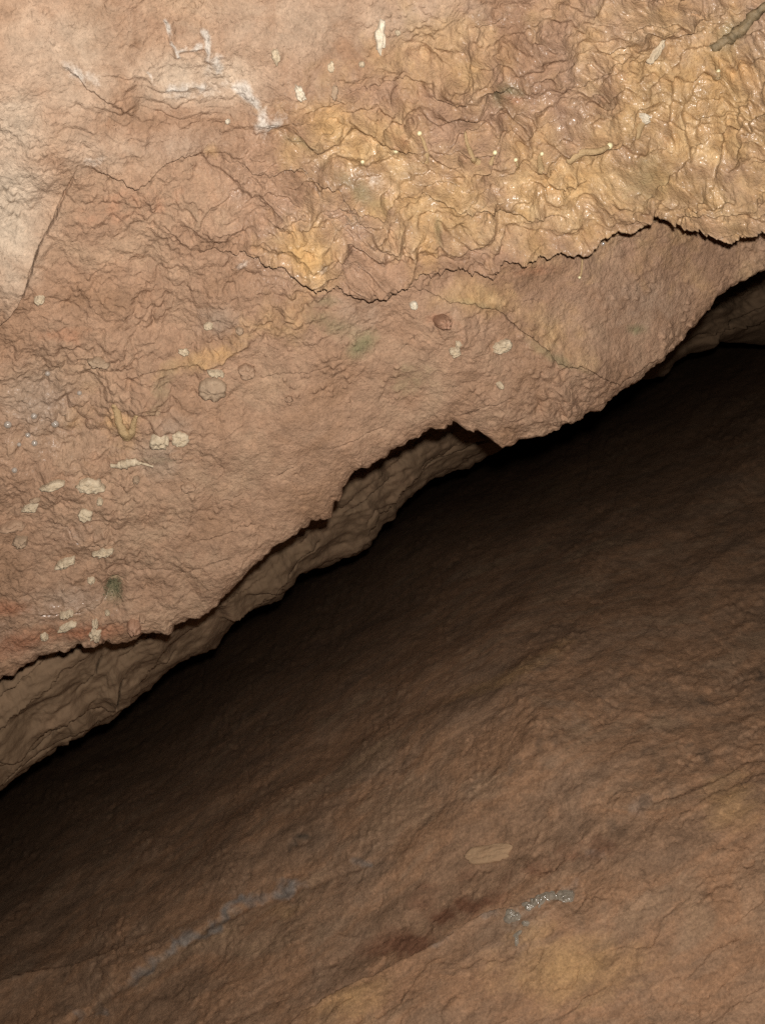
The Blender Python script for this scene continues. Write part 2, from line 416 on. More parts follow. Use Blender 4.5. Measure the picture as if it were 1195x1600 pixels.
    # thin clefts and small ledges, each where the rock shows one
    for k, (pts, a, g) in enumerate([
            ([(895, 128), (930, 118), (960, 102), (985, 88)], 6, 9), ([(838, 255), (852, 246), (868, 240)], 3, 8), ([(965, 222), (980, 205), (992, 180)], 4, 12),
            ([(905, 188), (918, 178), (927, 171)], 3, 9), ([(150, 745), (180, 757), (200, 755)], 3, 5), ([(345, 685), (365, 672), (382, 660)], 3, 6),
            ([(405, 592), (440, 583), (490, 580), (515, 570)], 3, 5), ([(335, 787), (350, 780), (365, 778), (380, 772)], 3, 6),
            ([(55, 960), (90, 955), (130, 955)], 4, 6), ([(95, 955), (120, 952), (150, 945), (165, 935), (172, 925)], 6, 10),
            ([(190, 880), (215, 893), (240, 890), (270, 893)], 2, 5), ([(80, 815), (105, 822), (115, 838), (128, 846), (165, 845), (175, 836)], 5, 6),
            ([(625, 548), (640, 532), (655, 520)], 3, 5), ([(752, 534), (758, 522), (762, 516)], 3, 9), ([(185, 570), (198, 575), (213, 578)], 3, 8),
            ([(810, 335), (835, 337), (850, 328)], 4, 9), ([(1085, 335), (1105, 347), (1130, 349), (1160, 347), (1195, 340)], 5, 12),
            ([(300, 850), (340, 838), (380, 822), (405, 818)], 2, 4), ([(430, 750), (455, 733), (470, 722)], 2, 4), ([(520, 700), (560, 685), (600, 668)], 2, 4),
            ([(280, 900), (330, 880), (360, 872)], 2, 4), ([(720, 655), (760, 640), (800, 622)], 2, 4)]):
        ed = ed + step(x, y, pts, a, 22, g, 1.5, 300 + 4 * k, 1.8, 8)
    # calcite ribs and hollows
    for pts, a, r in [([(262, 30), (272, 62), (278, 84)], 6, 5), ([(322, 45), (326, 88)], 6, 6), ([(336, 85), (345, 120), (380, 135), (402, 158)], 3, 9), ([(280, 72), (312, 68)], 5, 5), ([(265, 132), (315, 130)], 7, 8)]:
        h = h + a * np.exp(-(seg_dist(x + 4 * fbm(x, y, 20, 2, 411), y, pts) / r) ** 2)
    h = h + 12 * blob(x, y, 415, 185, 22, 20)
    xr = x + 4 * fbm(x, y, 40, 2, 431); yr = y + 4 * fbm(x, y, 40, 2, 433)
    q = np.sqrt(((xr - 1102) / 40) ** 2 + ((yr - 190) / 88) ** 2); upm = sstep(265, 215, y)
    h = h + upm * (12 * np.exp(-((q - 1) / 0.16) ** 2) + 8 * np.exp(-((q - 1.5) / 0.14) ** 2) + 6 * np.exp(-((q - 0.45) / 0.2) ** 2) + 7 * np.exp(-((q - 2.0) / 0.16) ** 2) * (x > 1100))
    for pts, a, r in [([(208, 580), (228, 573), (255, 572), (282, 566), (305, 560), (325, 562), (342, 558), (352, 548), (368, 541), (385, 532)], 8, 5.5),
                      ([(342, 545), (330, 540), (335, 552), (350, 556)], 5, 4),
                      ([(550, 184), (580, 198), (612, 214), (640, 228), (655, 238)], 9, 8), ([(1058, 98), (1042, 112), (1028, 122), (1012, 132)], 9, 6),
                      ([(1063, 228), (1050, 246), (1028, 262), (1000, 268), (972, 268), (955, 262)], 12, 6.5), ([(1085, 258), (1078, 275), (1065, 292)], 10, 5),
                      ([(530, 180), (545, 195), (535, 215), (500, 222), (482, 210)], 8, 6), ([(420, 262), (450, 252), (478, 262), (500, 285)], 8, 7)]:
        h = h + a * np.exp(-(seg_dist(xr, yr, pts) / r) ** 2)
    h = h + 9 * np.exp(-(seg_dist(x, y, [(1060, 290), (1035, 283), (985, 268), (960, 275)]) / 7) ** 2)
    h = h + 12 * np.exp(-(seg_dist(x, y, [(835, 250), (870, 224), (905, 215), (938, 212)]) / 8) ** 2) + 10 * blob(x, y, 905, 250, 50, 35, -20)
    for cx, cy, r in [(857, 261, 8), (880, 265, 9), (878, 288, 6), (600, 345, 14), (640, 197, 9)]:
        q = np.hypot(x - cx, (y - cy)) / r
        h = h + 6 * np.exp(-((q - 1.15) / 0.35) ** 2) - 5 * np.exp(-(q / 0.7) ** 2)
    h = h + 16 * blob(x, y, 703, 112, 24, 30) + 14 * blob(x, y, 485, 395, 45, 30) + 12 * blob(x, y, 610, 355, 38, 32)
    h = h + 9 * np.exp(-(seg_dist(x, y, [(560, 190), (610, 214), (652, 232), (662, 250)]) / 8) ** 2)
    h = h - 18 * blob(x, y, 178, 925, 15, 22) - 16 * blob(x, y, 640, 235, 20, 9, -20) - 22 * blob(x, y, 785, 147, 34, 10, -5) - 14 * blob(x, y, 1000, 205, 26, 8, 50)
    return big, h - 32 * flow - 13 * lump, ed, 0.42 - 0.17 * np.clip(lump * (1 - flow), 0, 1)

def wall_masks(x, y):
    nz = fbm(x, y, 60, 3, 401) * 0.25
    yel = blobs(x, y, [(1.0, 1080, 180, 190, 190), (0.9, 880, 280, 160, 110), (0.85, 700, 300, 140, 90), (0.9, 480, 370, 60, 60), (0.8, 560, 230, 130, 90, -20),
                       (0.65, 1000, 60, 160, 80), (0.4, 330, 545, 90, 20, 25), (0.3, 150, 660, 90, 60), (0.45, 870, 530, 80, 40, -25), (0.35, 440, 500, 60, 50), (0.6, 700, 90, 120, 90),
                       (0.5, 760, 470, 120, 30, -10)])
    och = blobs(x, y, [(0.9, 470, 370, 34, 40), (0.7, 660, 365, 24, 40), (0.55, 345, 550, 50, 12, 20), (0.7, 515, 185, 40, 22), (0.6, 860, 280, 60, 30), (0.6, 1140, 130, 60, 90),
                       (0.55, 330, 240, 16, 16), (0.6, 600, 300, 80, 14, 0), (0.45, 185, 660, 40, 30)])
    line = lambda pts, r: np.exp(-(seg_dist(x + 6 * fbm(x, y, 25, 2, 411), y + 6 * fbm(x, y, 25, 2, 415), pts) / r) ** 2)
    whi = np.maximum.reduce([line([(336, 85), (345, 120), (380, 135), (402, 158), (412, 185)], 11), 0.6 * blob(x, y, 336, 108, 20, 34), 0.5 * blob(x, y, 300, 140, 60, 16), 0.6 * blob(x, y, 425, 192, 36, 26), line([(262, 30), (272, 62), (278, 84)], 5), line([(322, 45), (326, 88)], 6),
                             line([(280, 72), (312, 68)], 6), 0.9 * line([(265, 132), (315, 130)], 9), blob(x, y, 420, 188, 24, 20), 0.6 * line([(235, 110), (243, 130)], 4),
                             0.75 * blob(x, y, 125, 112, 40, 14, -25), 0.5 * blob(x, y, 150, 248, 34, 16), 0.5 * blob(x, y, 385, 412, 26, 10, 20), 0.55 * blob(x, y, 500, 385, 16, 12), 0.5 * blob(x, y, 575, 270, 24, 14)])
    whi = whi * np.clip(0.85 + 0.9 * fbm(x, y, 26, 3, 421), 0, 1.25)
    pale = blobs(x, y, [(1.0, 10, 320, 75, 110), (0.8, 25, 200, 60, 90), (0.7, 300, 120, 150, 60), (0.6, 110, 90, 150, 120), (0.5, 430, 40, 200, 80), (0.5, 650, 30, 160, 60),
                        (0.6, 20, 420, 50, 60), (0.45, 150, 230, 100, 50)])
    gre = blobs(x, y, [(0.9, 565, 540, 34, 18, 30), (0.6, 520, 505, 60, 22, -25), (0.8, 790, 145, 30, 18), (0.75, 600, 436, 60, 9, 15), (0.6, 560, 285, 60, 14, -25), (0.7, 870, 555, 60, 12, -25),
                       (0.6, 1010, 330, 30, 14), (0.8, 990, 512, 18, 9), (0.6, 1140, 55, 50, 26, 40), (1.0, 178, 925, 16, 24), (0.6, 680, 345, 10, 26), (0.6, 505, 470, 26, 16), (0.5, 255, 600, 20, 60, -20),
                       (0.55, 740, 470, 60, 10, -10), (0.5, 1000, 260, 60, 30, 20), (0.5, 470, 215, 40, 20), (0.45, 640, 590, 60, 40, 20), (0.5, 250, 718, 40, 10)])
    red = blobs(x, y, [(0.9, 40, 1000, 70, 22, 20), (0.9, 130, 990, 80, 16, 8), (0.9, 10, 948, 40, 14, 5), (0.6, 800, 155, 24, 8), (0.5, 100, 520, 60, 16), (0.5, 620, 215, 24, 14), (0.5, 690, 500, 30, 20),
                       (0.45, 840, 420, 50, 14, 8), (0.4, 205, 320, 120, 40, 10)])
    gry = blobs(x, y, [(0.7, 60, 630, 70, 70), (0.7, 250, 715, 50, 40), (0.6, 270, 660, 40, 26), (0.5, 110, 930, 90, 30), (0.7, 340, 500, 40, 30), (0.45, 560, 490, 60, 50), (0.4, 1000, 470, 120, 60), (0.4, 500, 130, 80, 60),
                       (0.5, 280, 225, 120, 40, 5)])
    wet = blobs(x, y, [(0.75, 1050, 150, 260, 220), (1.0, 785, 150, 55, 26), (0.9, 640, 235, 26, 14, -20), (0.7, 600, 270, 160, 90), (0.9, 60, 970, 120, 40, 12), (0.25, 60, 660, 70, 80), (0.5, 480, 380, 80, 60), (0.15, 880, 450, 160, 160), (0.6, 372, 305, 14, 12),
                       (0.55, 860, 300, 200, 90), (0.5, 105, 835, 40, 20)])
    a = np.stack([yel + nz * (yel > .1), whi, gre, red], -1); b = np.stack([pale, wet, gry, och], -1)
    return np.clip(a, 0, 1), np.clip(b, 0, 1)

D0 = wall_depth(X, Y)
NB = grid_normals(to3d(*np.broadcast_arrays(X, Y), D0))
NP = np.array([NB[len(us) // 2, len(ts) // 2]])[0]
HB, HF, HE, SG = wall_height(X, Y)
D0 = D0 * (1 - HB / F)
B3 = to3d(X, Y, D0)
nod = 0.5 + perlin(UU / 16, TT / 16, 501) + 0.6 * perlin(UU / 7, TT / 7, 502)
H = HF + HE - 16 * np.exp(-TT / 7.0) - 10 * np.exp(-TT / 30.0) + 4 * nod * np.exp(-TT / 14.0)      # the lip rolls away
SAG = np.array([0.10, 0.0, -1.0])                                    # folds and edges sag downwards
fadeL = 1 - np.exp(-TT / 25.0)
PW = B3 + NP * (H * D0 / F)[..., None] + SAG * ((SG * HF + 0.35 * HE) * fadeL * D0 / F)[..., None]
ATT_A, ATT_B = wall_masks(X, Y)
# underside: from the lip back into the cleft
unders = []
px0, py0 = X[:, 0], Y[:, 0]
base = PW[:, 0, :]
ray = base - np.array([0, 0, CAMZ]); ray /= np.linalg.norm(ray, axis=-1, keepdims=True)
upv = np.array([-SA, 0, CA])
for k, (dep, up) in enumerate([(0.004, -0.0006), (0.012, 0.001), (0.03, 0.006), (0.06, 0.016), (0.11, 0.03), (0.2, 0.055), (0.34, 0.09), (0.6, 0.15)]):
    jj = 0.003 * perlin(us / 18, np.full(us.shape, k * 0.9), 555) * min(k, 3) + 0.01 * perlin(us / 70, np.full(us.shape, k * 0.5), 556) * min(k, 4) / 4
    unders.append(base + ray * dep + upv * (up + np.abs(jj)[:, None]))
PFULL = np.concatenate([np.stack(unders[::-1], 1), PW], 1)
ext = len(unders)
rep = lambda A: np.concatenate([np.repeat(A[:, :1], ext, 1), A], 1)
wall = grid_mesh('cave_wall', PFULL, M_WALL, {'stain': rep(ATT_A), 'stain_more': rep(ATT_B)})
wall['kind'] = 'structure'
wall['label'] = 'flash-lit tan clay and yellow flowstone wall hanging over the dark cleft'

NW = grid_normals(PW)
def lookup(us_, ts_, lipf, P, N):
    def f(x, y):
        u, w = xy2uw(x, y); t = w - np.interp(u, us_, lipf)
        i = int(np.clip(np.searchsorted(us_, u), 1, len(us_) - 1)); j = int(np.clip(np.searchsorted(ts_, t), 1, len(ts_) - 1))
        return P[i, j], N[i, j]
    return f
wall_at = lookup(us, ts, lip1, PW, NW)
def smooth_normal(x, y, r=10):
    n = sum(wall_at(x + a, y + b)[1] for a in (-r, 0, r) for b in (-r, 0, r)); return n / np.linalg.norm(n)

# ------------------------------------------------------------------ the ledge behind the lip
LIP2 = [(-420, 1490), (-250, 1390), (-60, 1277), (0, 1241), (50, 1206), (100, 1171), (170, 1136), (200, 1110), (235, 1086), (268, 1052), (300, 1032), (340, 1021), (352, 1000), (380, 975),
        (415, 951), (440, 938), (470, 906), (520, 886), (560, 862), (578, 846), (590, 826), (620, 800), (650, 775), (685, 752), (740, 738), (768, 716),
        (820, 690), (900, 640), (980, 600), (1040, 588), (1060, 562), (1082, 551), (1104, 545), (1126, 533), (1150, 537), (1195, 541), (1300, 490), (1500, 400), (1700, 300)]
us2 = np.concatenate([-660 - np.cumsum(np.geomspace(1.8, 26, 40))[::-1], np.arange(-660, 1000, 1.7), 1000 + np.cumsum(np.geomspace(1.8, 26, 40))])
ts2 = np.concatenate([np.arange(0, 260, 1.7), 260 + np.cumsum(np.geomspace(1.8, 16, 22))])
U2, T2 = np.meshgrid(us2, ts2, indexing='ij')
lu2, lw2 = line_uw(LIP2)
lip2 = np.interp(us2, lu2, lw2) + jitter1d(us2, 605, [(50, 4), (20, 2.5), (8, 1.0)])
X2, Y2 = uw2xy(U2, lip2[:, None] + T2)
inv2 = np.interp(U2, [-1200, -592, -300, -19, 282, 500, 728, 1000, 1600], [0.48, 0.452, 0.428, 0.392, 0.352, 0.305, 0.26, 0.23, 0.19])
ks = np.exp(-np.linspace(-2.2, 2.2, 241) ** 2); ks /= ks.sum()
ug = np.arange(us2[0], us2[-1], 1.7); lips = np.convolve(np.pad(np.interp(ug, us2, lip2), 120, mode='edge'), ks, 'valid')
TS = np.maximum(lip2[:, None] + T2 - np.interp(us2, ug, lips)[:, None] + 18, 0)
D2 = 1 / (inv2 * (1 + 0.0020 * 150 * (1 - np.exp(-TS / 150.0))))

LEDGES = [  # breaks between the shelves, photo pixels
    [(561, 812), (576, 790), (608, 775), (622, 755), (660, 726), (700, 704), (735, 688), (770, 680)],
    [(380, 928), (429, 915), (440, 899), (470, 861), (500, 838)], [(340, 968), (388, 955), (459, 917), (480, 900)],
    [(107, 1086), (134, 1065), (154, 1034), (165, 1020)], [(-80, 1215), (0, 1179), (67, 1162), (84, 1145), (120, 1111), (182, 1098), (187, 1065), (200, 1050)],
    [(-60, 1262), (0, 1215), (30, 1195), (90, 1160), (160, 1120)], [(240, 1050), (262, 1030), (278, 1012)], [(530, 800), (545, 785), (575, 760), (610, 735)],
    [(1090, 560), (1120, 500), (1160, 480), (1195, 458), (1260, 430)]]
def step_uw(u, w, pts, amp, L, groove, gw, seed):
    a, b = line_uw(pts)
    uu = np.linspace(a[0], a[-1], 900); ww = np.interp(uu, a, b) + jitter1d(uu, seed, [(40, 4), (14, 2), (6, 1)])
    s = w - np.interp(u, uu, ww)
    f = sstep(a[0], a[0] + 25, u) * (1 - sstep(a[-1] - 25, a[-1], u))
    f = f * np.clip(0.6 + 0.9 * perlin(u / 70, w * 0 + seed, seed), 0.1, 1.3)
    return f * (amp * sstep(-1, 2, s) * np.exp(-np.maximum(s, 0) / L) - groove * np.exp(-((s + gw) / gw) ** 2) * (s < 2))
W2 = lip2[:, None] + T2
H2 = 22 * fbm(U2 * 0.5, W2, 160, 4, 611) + 11 * fbm(U2 * 0.3, W2 * 1.3, 46, 4, 621) + 1.6 * fbm(U2, W2, 12, 3, 631)
H2 += 9 * billow(U2 * 0.4 + 10 * fbm(U2, W2, 70, 2, 641), W2 * 1.2, 60, 3, 645)
saw = lambda q: 1 - (q - np.floor(q))
wl2 = W2 - np.interp(U2, lu2, lw2) * 0.5 - 0.12 * U2 + 26 * fbm(U2 * 0.5, W2, 150, 3, 671) + 5 * fbm(U2, W2, 22, 3, 675)
sw = saw(wl2 / 41.0)
H2 += 30 * sw ** 0.8 * np.clip(0.6 + 0.9 * perlin(U2 / 160, np.floor(wl2 / 41.0) * 1.7, 677), 0.12, 1.3)
for k, p in enumerate(LEDGES):
    H2 += step_uw(U2, W2, p, 30, 45, 30, 1.8, 650 + 5 * k)
H2 -= 14 * np.exp(-T2 / 8.0) + 12 * np.exp(-T2 / 35.0)
B2 = to3d(X2, Y2, D2)
NP2 = np.array([0.25, -0.93, -0.28]); NP2 /= np.linalg.norm(NP2)
P2 = B2 + NP2 * (H2 * D2 / F)[..., None]
base2 = P2[:, 0, :]
ray = base2 - np.array([0, 0, CAMZ]); ray /= np.linalg.norm(ray, axis=-1, keepdims=True)
un2 = [base2 + ray * dep + upv * (up + 0.02 * np.abs(perlin(us2 / 60, np.full(us2.shape, 0.7 * k), 666))[:, None] * min(k, 3) / 3)
       for k, (dep, up) in enumerate([(0.008, -0.001), (0.03, 0.003), (0.08, 0.014), (0.2, 0.04), (0.45, 0.10), (0.9, 0.22), (1.8, 0.5), (4.0, 1.2)])]
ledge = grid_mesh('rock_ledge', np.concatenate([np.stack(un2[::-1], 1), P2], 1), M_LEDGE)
ledge['kind'] = 'structure'
ledge['label'] = 'dim brown layered rock shelf set back behind the jagged lip'

# ------------------------------------------------------------------ the cave floor slope, rising away into the dark
us3 = np.concatenate([-880 - np.cumsum(np.geomspace(2.4, 40, 40))[::-1], np.arange(-880, 960, 2.3), 960 + np.cumsum(np.geomspace(2.4, 40, 40))])
vs3 = np.concatenate([-1010 - np.cumsum(np.geomspace(2.4, 30, 30))[::-1], np.arange(-1010, -20, 2.3), -20 + np.cumsum(np.geomspace(2.4, 40, 40))])
U3, V3 = np.meshgrid(us3, vs3, indexing='ij')
W3 = V3 - 993.0
X3, Y3 = uw2xy(U3, W3)
kv = [-1700, -993, -700, -423, -330, -250, -166, -87, 0, 120, 400, 900]
kd = [0.86, 0.695, 0.625, 0.540, 0.502, 0.440, 0.348, 0.254, 0.145, 0.110, 0.085, 0.07]
vv = np.linspace(-1700, 900, 1301); ii = np.interp(vv, kv, kd)
ker = np.exp(-np.linspace(-2, 2, 41) ** 2); ker /= ker.sum()
ii = np.convolve(np.pad(ii, 20, mode='edge'), ker, 'valid')
INV3 = np.interp(V3, vv, ii) * (1 - np.where(U3 > 150, 0.44 * np.minimum(np.abs(U3 - 150) / 850, 1), 0.15 * np.minimum(np.abs(U3 - 150) / 850, 1) ** 1.5) * sstep(-900, -250, V3))
D3 = 1 / INV3
EDGE_A = [(440, 1640), (480, 1595), (540, 1560), (600, 1530), (640, 1508), (690, 1480), (740, 1450), (775, 1432), (815, 1425), (900, 1390)]
EDGE_B = [(20, 1660), (130, 1592), (200, 1540), (260, 1492), (350, 1432), (410, 1400), (480, 1372), (560, 1346), (620, 1335)]
EDGE_C = [(-40, 1590), (30, 1545), (80, 1530), (150, 1510), (220, 1475)]
EDGE_D = [(430, 1325), (470, 1312), (490, 1298)]
EDGE_E = [(760, 1215), (840, 1180), (920, 1150), (960, 1120)]
EDGE_F = [(960, 1300), (1000, 1268), (1060, 1245), (1110, 1225)]
EDGE_G = [(560, 1290), (680, 1270), (800, 1300), (900, 1320), (960, 1300)]
H3 = 20 * fbm(U3 * 0.45, W3, 240, 4, 701) + 3.2 * fbm(U3 * 0.22 + 30 * fbm(U3, W3, 120, 2, 711), W3, 80, 4, 715) + 1.2 * fbm(U3 * 0.7, W3, 20, 3, 721) + 1.0 * fbm(X3, Y3, 9, 2, 731)
H3 += 2.0 * billow(X3 + 25 * fbm(X3, Y3, 60, 2, 735), Y3 + 25 * fbm(X3, Y3, 60, 2, 736), 130, 4, 737)
for k, (p, a, g) in enumerate([(EDGE_A, -34, 3), (EDGE_B, 14, 5), (EDGE_C, -12, 3), (EDGE_D, 5, 8), (EDGE_E, 6, 4), (EDGE_F, 8, 8)]):
    if a < 0:       # raised below the line: light slab in front, its back edge visible
        u_, w_ = line_uw(p); s = np.interp(U3, u_, w_ + 0) - W3 + 3 * fbm(U3, W3, 25, 3, 760 + k)
        f = sstep(u_[0], u_[0] + 40, U3) * (1 - sstep(u_[-1] - 60, u_[-1], U3))
        H3 += f * -a * sstep(-3, 4, s) * np.exp(-np.maximum(s, 0) / 110)
    else:
        H3 += step_uw(U3, W3, p, a * 0.6, 90, g * 0.6, 4.0, 780 + 5 * k)
k1, k2 = worley(X3 + 12 * fbm(X3, Y3, 50, 3, 741), Y3 + 12 * fbm(X3, Y3, 50, 3, 743), 46, 745)
H3 -= 3.2 * np.exp(-((k2 - k1) / 0.03) ** 2) * sstep(0.1, 0.5, perlin(X3 / 110, Y3 / 110, 747) + 0.1)
j1, j2 = worley(X3, Y3, 15, 749)
H3 += 2.6 * np.clip(1 - (j1 / 0.3) ** 2, 0, 1) * sstep(0.1, 0.4, perlin(X3 / 80, Y3 / 80, 751))
H3 += (0.6 + 2.6 * sstep(-380, -620, V3)) * np.floor(1.5 + 1.6 * fbm(U3 * 0.5, W3, 130, 4, 753))                        # thin flaked sheets
NP3 = np.array([-SA * 0.75, -0.55, CA * 0.75]); NP3 /= np.linalg.norm(NP3)
P3 = to3d(X3, Y3, D3) + NP3 * (H3 * np.minimum(D3, 5.0) / F)[..., None]
ln3 = lambda pts, r: np.exp(-(seg_dist(X3 + 16 * fbm(X3, Y3, 40, 3, 801), Y3 + 16 * fbm(X3, Y3, 40, 3, 805), pts) / r) ** 2)
f_red = blobs(X3, Y3, [(1.0, 620, 1480, 75, 36, 25), (1.0, 715, 1415, 85, 24, 15), (0.6, 850, 1350, 120, 26, 25), (0.5, 560, 1545, 60, 30, 30), (0.5, 940, 1330, 60, 50), (0.5, 700, 1390, 120, 60, 20)])
f_gry = np.maximum.reduce([1.0 * ln3([(350, 1432), (410, 1400), (480, 1372), (560, 1346)], 9), 0.85 * ln3([(130, 1592), (200, 1545), (280, 1480), (340, 1440)], 8), 0.35 * ln3([(820, 1420), (900, 1390), (960, 1300), (1080, 1210)], 16),
                           0.25 * blob(X3, Y3, 900, 1130, 200, 60, 25), 0.5 * ln3([(690, 1480), (790, 1430)], 10)])
f_och = blobs(X3, Y3, [(0.7, 900, 1520, 140, 60, 10), (0.6, 560, 1580, 90, 40, 30), (0.6, 1150, 1260, 60, 60), (0.5, 440, 1420, 40, 20), (0.5, 840, 1470, 60, 24, 10), (0.5, 800, 1050, 160, 20, 25)])
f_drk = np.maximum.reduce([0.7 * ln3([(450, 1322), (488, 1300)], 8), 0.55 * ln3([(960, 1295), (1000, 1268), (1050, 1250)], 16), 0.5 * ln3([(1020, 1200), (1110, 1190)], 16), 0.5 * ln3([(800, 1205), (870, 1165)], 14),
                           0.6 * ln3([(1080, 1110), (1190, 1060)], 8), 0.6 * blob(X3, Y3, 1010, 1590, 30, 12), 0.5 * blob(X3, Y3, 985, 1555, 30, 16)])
f_wet = np.maximum(blobs(X3, Y3, [(1, 815, 1450, 16, 20), (1, 862, 1412, 36, 14, 25), (0.6, 840, 1432, 50, 26, 30)]), 0)
brk = np.clip(0.7 + 1.3 * fbm(X3, Y3, 70, 3, 811), 0, 1.2)
f_gry = f_gry * brk; f_red = f_red * np.clip(0.75 + 0.9 * fbm(X3, Y3, 45, 3, 815), 0, 1.2); f_drk = f_drk * np.clip(0.6 + 1.2 * fbm(X3, Y3, 50, 3, 817), 0, 1.3)
floor = grid_mesh('cave_floor', P3, M_FLOOR, {'damp': np.stack([f_wet] * 4, -1), 'stain': np.clip(np.stack([f_red, f_gry, f_och, f_drk], -1), 0, 1)})
floor['kind'] = 'structure'
floor['label'] = 'reddish brown clay slope below the cleft fading into darkness'
N3 = grid_normals(P3)
def floor_at(x, y):
    u, w = xy2uw(x, y); v = w + 993
    i = int(np.clip(np.searchsorted(us3, u), 1, len(us3) - 1)); j = int(np.clip(np.searchsorted(vs3, v), 1, len(vs3) - 1))
    n = N3[max(0, i - 8):i + 8, max(0, j - 8):j + 8].reshape(-1, 3).mean(0)
    return P3[i, j], n / np.linalg.norm(n)

# ------------------------------------------------------------------ things on the wall
def frame_at(x, y, surf='wall'):
    """point, image-right tangent, image-up tangent, normal and metres per photo pixel"""
    if surf == 'wall': p, _ = wall_at(x, y); n = smooth_normal(x, y)
    else: p, n = floor_at(x, y)
    r = np.array([1.0, 0, 0]); r -= n * r.dot(n); r /= np.linalg.norm(r)
    up = np.cross(n, r);  up = up if up[2] > 0 else -up
    return p, r, up, n, p[1] / F

def mesh_obj(name, verts, faces, mat, parent=None, smooth=True):
    me = bpy.data.meshes.new(name)
    me.from_pydata([tuple(float(c) for c in v) for v in verts], [], [tuple(int(i) for i in f) for f in faces]); me.update()
    if smooth: me.polygons.foreach_set('use_smooth', np.ones(len(me.polygons), dtype=bool))
    me.materials.append(mat)
    o = bpy.data.objects.new(name, me); COL.objects.link(o)
    if parent is not None: o.parent = parent
    return o

def tag(o, label, cat, group=None):
    o['label'] = label; o['category'] = cat
    if group: o['group'] = group
    return o

def set_origin(o, p):
    me = o.data; n = len(me.vertices); a = np.empty(n * 3); me.vertices.foreach_get('co', a)
    a = a.reshape(-1, 3) - p; me.vertices.foreach_set('co', a.reshape(-1)); me.update(); o.location = tuple(float(c) for c in p)

def flake(name, x, y, w, h, ang, thick, mat, label, cat, group=None, seed=0, ragged=0.18, proud=0.2, surf='wall', dome=1.0):
    """irregular stone lying on the wall: w x h photo pixels, 'thick' its height off the rock"""
    p, r, up, n, s = frame_at(x, y, surf)
    NA, NR = 40, 9
    a = math.radians(ang); ca, sa = math.cos(a), math.sin(a)
    th = np.linspace(0, 2 * np.pi, NA, endpoint=False)
    ct, st = np.cos(th), np.sin(th)
    k = 1.9 + 0.6 * ((seed * 0.37) % 1)
    k = 3.4 if surf == 'floor' else k
    thick = thick * (2.0 if surf == 'wall' else 1.0)
    sup = (np.abs(ct) ** k + np.abs(st) ** k) ** (-1 / k)
    rad = sup * (1 + ragged * 1.5 * perlin(ct * 1.3 + seed, st * 1.3 + 5, seed) + ragged * perlin(ct * 3.5 + seed, st * 3.5, seed + 1) + 0.25 * ragged * perlin(ct * 9, st * 9 + seed, seed + 2))
    V = []; Fc = []
    for j in range(NR):
        q = 1 - (j / NR) ** 1.6 if j > 1 else 1.0
        z = [-0.6, 0.05, 0.45, 0.72, 0.86, 0.94, 0.98, 1.0, 1.0][j]
        q = [0.93, 1.0, 0.97, 0.88, 0.74, 0.57, 0.40, 0.24, 0.10][j]
        lx = w / 2 * rad * ct * q; ly = h / 2 * rad * st * q
        zz = thick * (z if j < 3 else 0.45 + (z - 0.45) * dome) + (thick * 0.28 * perlin(lx / (w * .22) + seed, ly / (h * .22), seed + 4) + thick * 0.16 * perlin(lx / (w * .09), ly / (h * .09) + seed, seed + 5)) * (j > 0)
        X_ = lx * ca - ly * sa; Y_ = lx * sa + ly * ca
        for i in range(NA):
            V.append(p + (r * X_[i] + up * Y_[i] + n * (zz[i] + proud * thick)) * s)
    V.append(p + n * thick * (0.45 + 0.55 * dome + proud) * s)
    for j in range(NR - 1):
        for i in range(NA):
            b = (i + 1) % NA; Fc.append((j * NA + i, j * NA + b, (j + 1) * NA + b, (j + 1) * NA + i))
    c = len(V) - 1
    for i in range(NA): Fc.append(((NR - 1) * NA + i, (NR - 1) * NA + (i + 1) % NA, c))
    o = mesh_obj(name, V, Fc, mat)
    set_origin(o, p)
    return tag(o, label, cat, group)

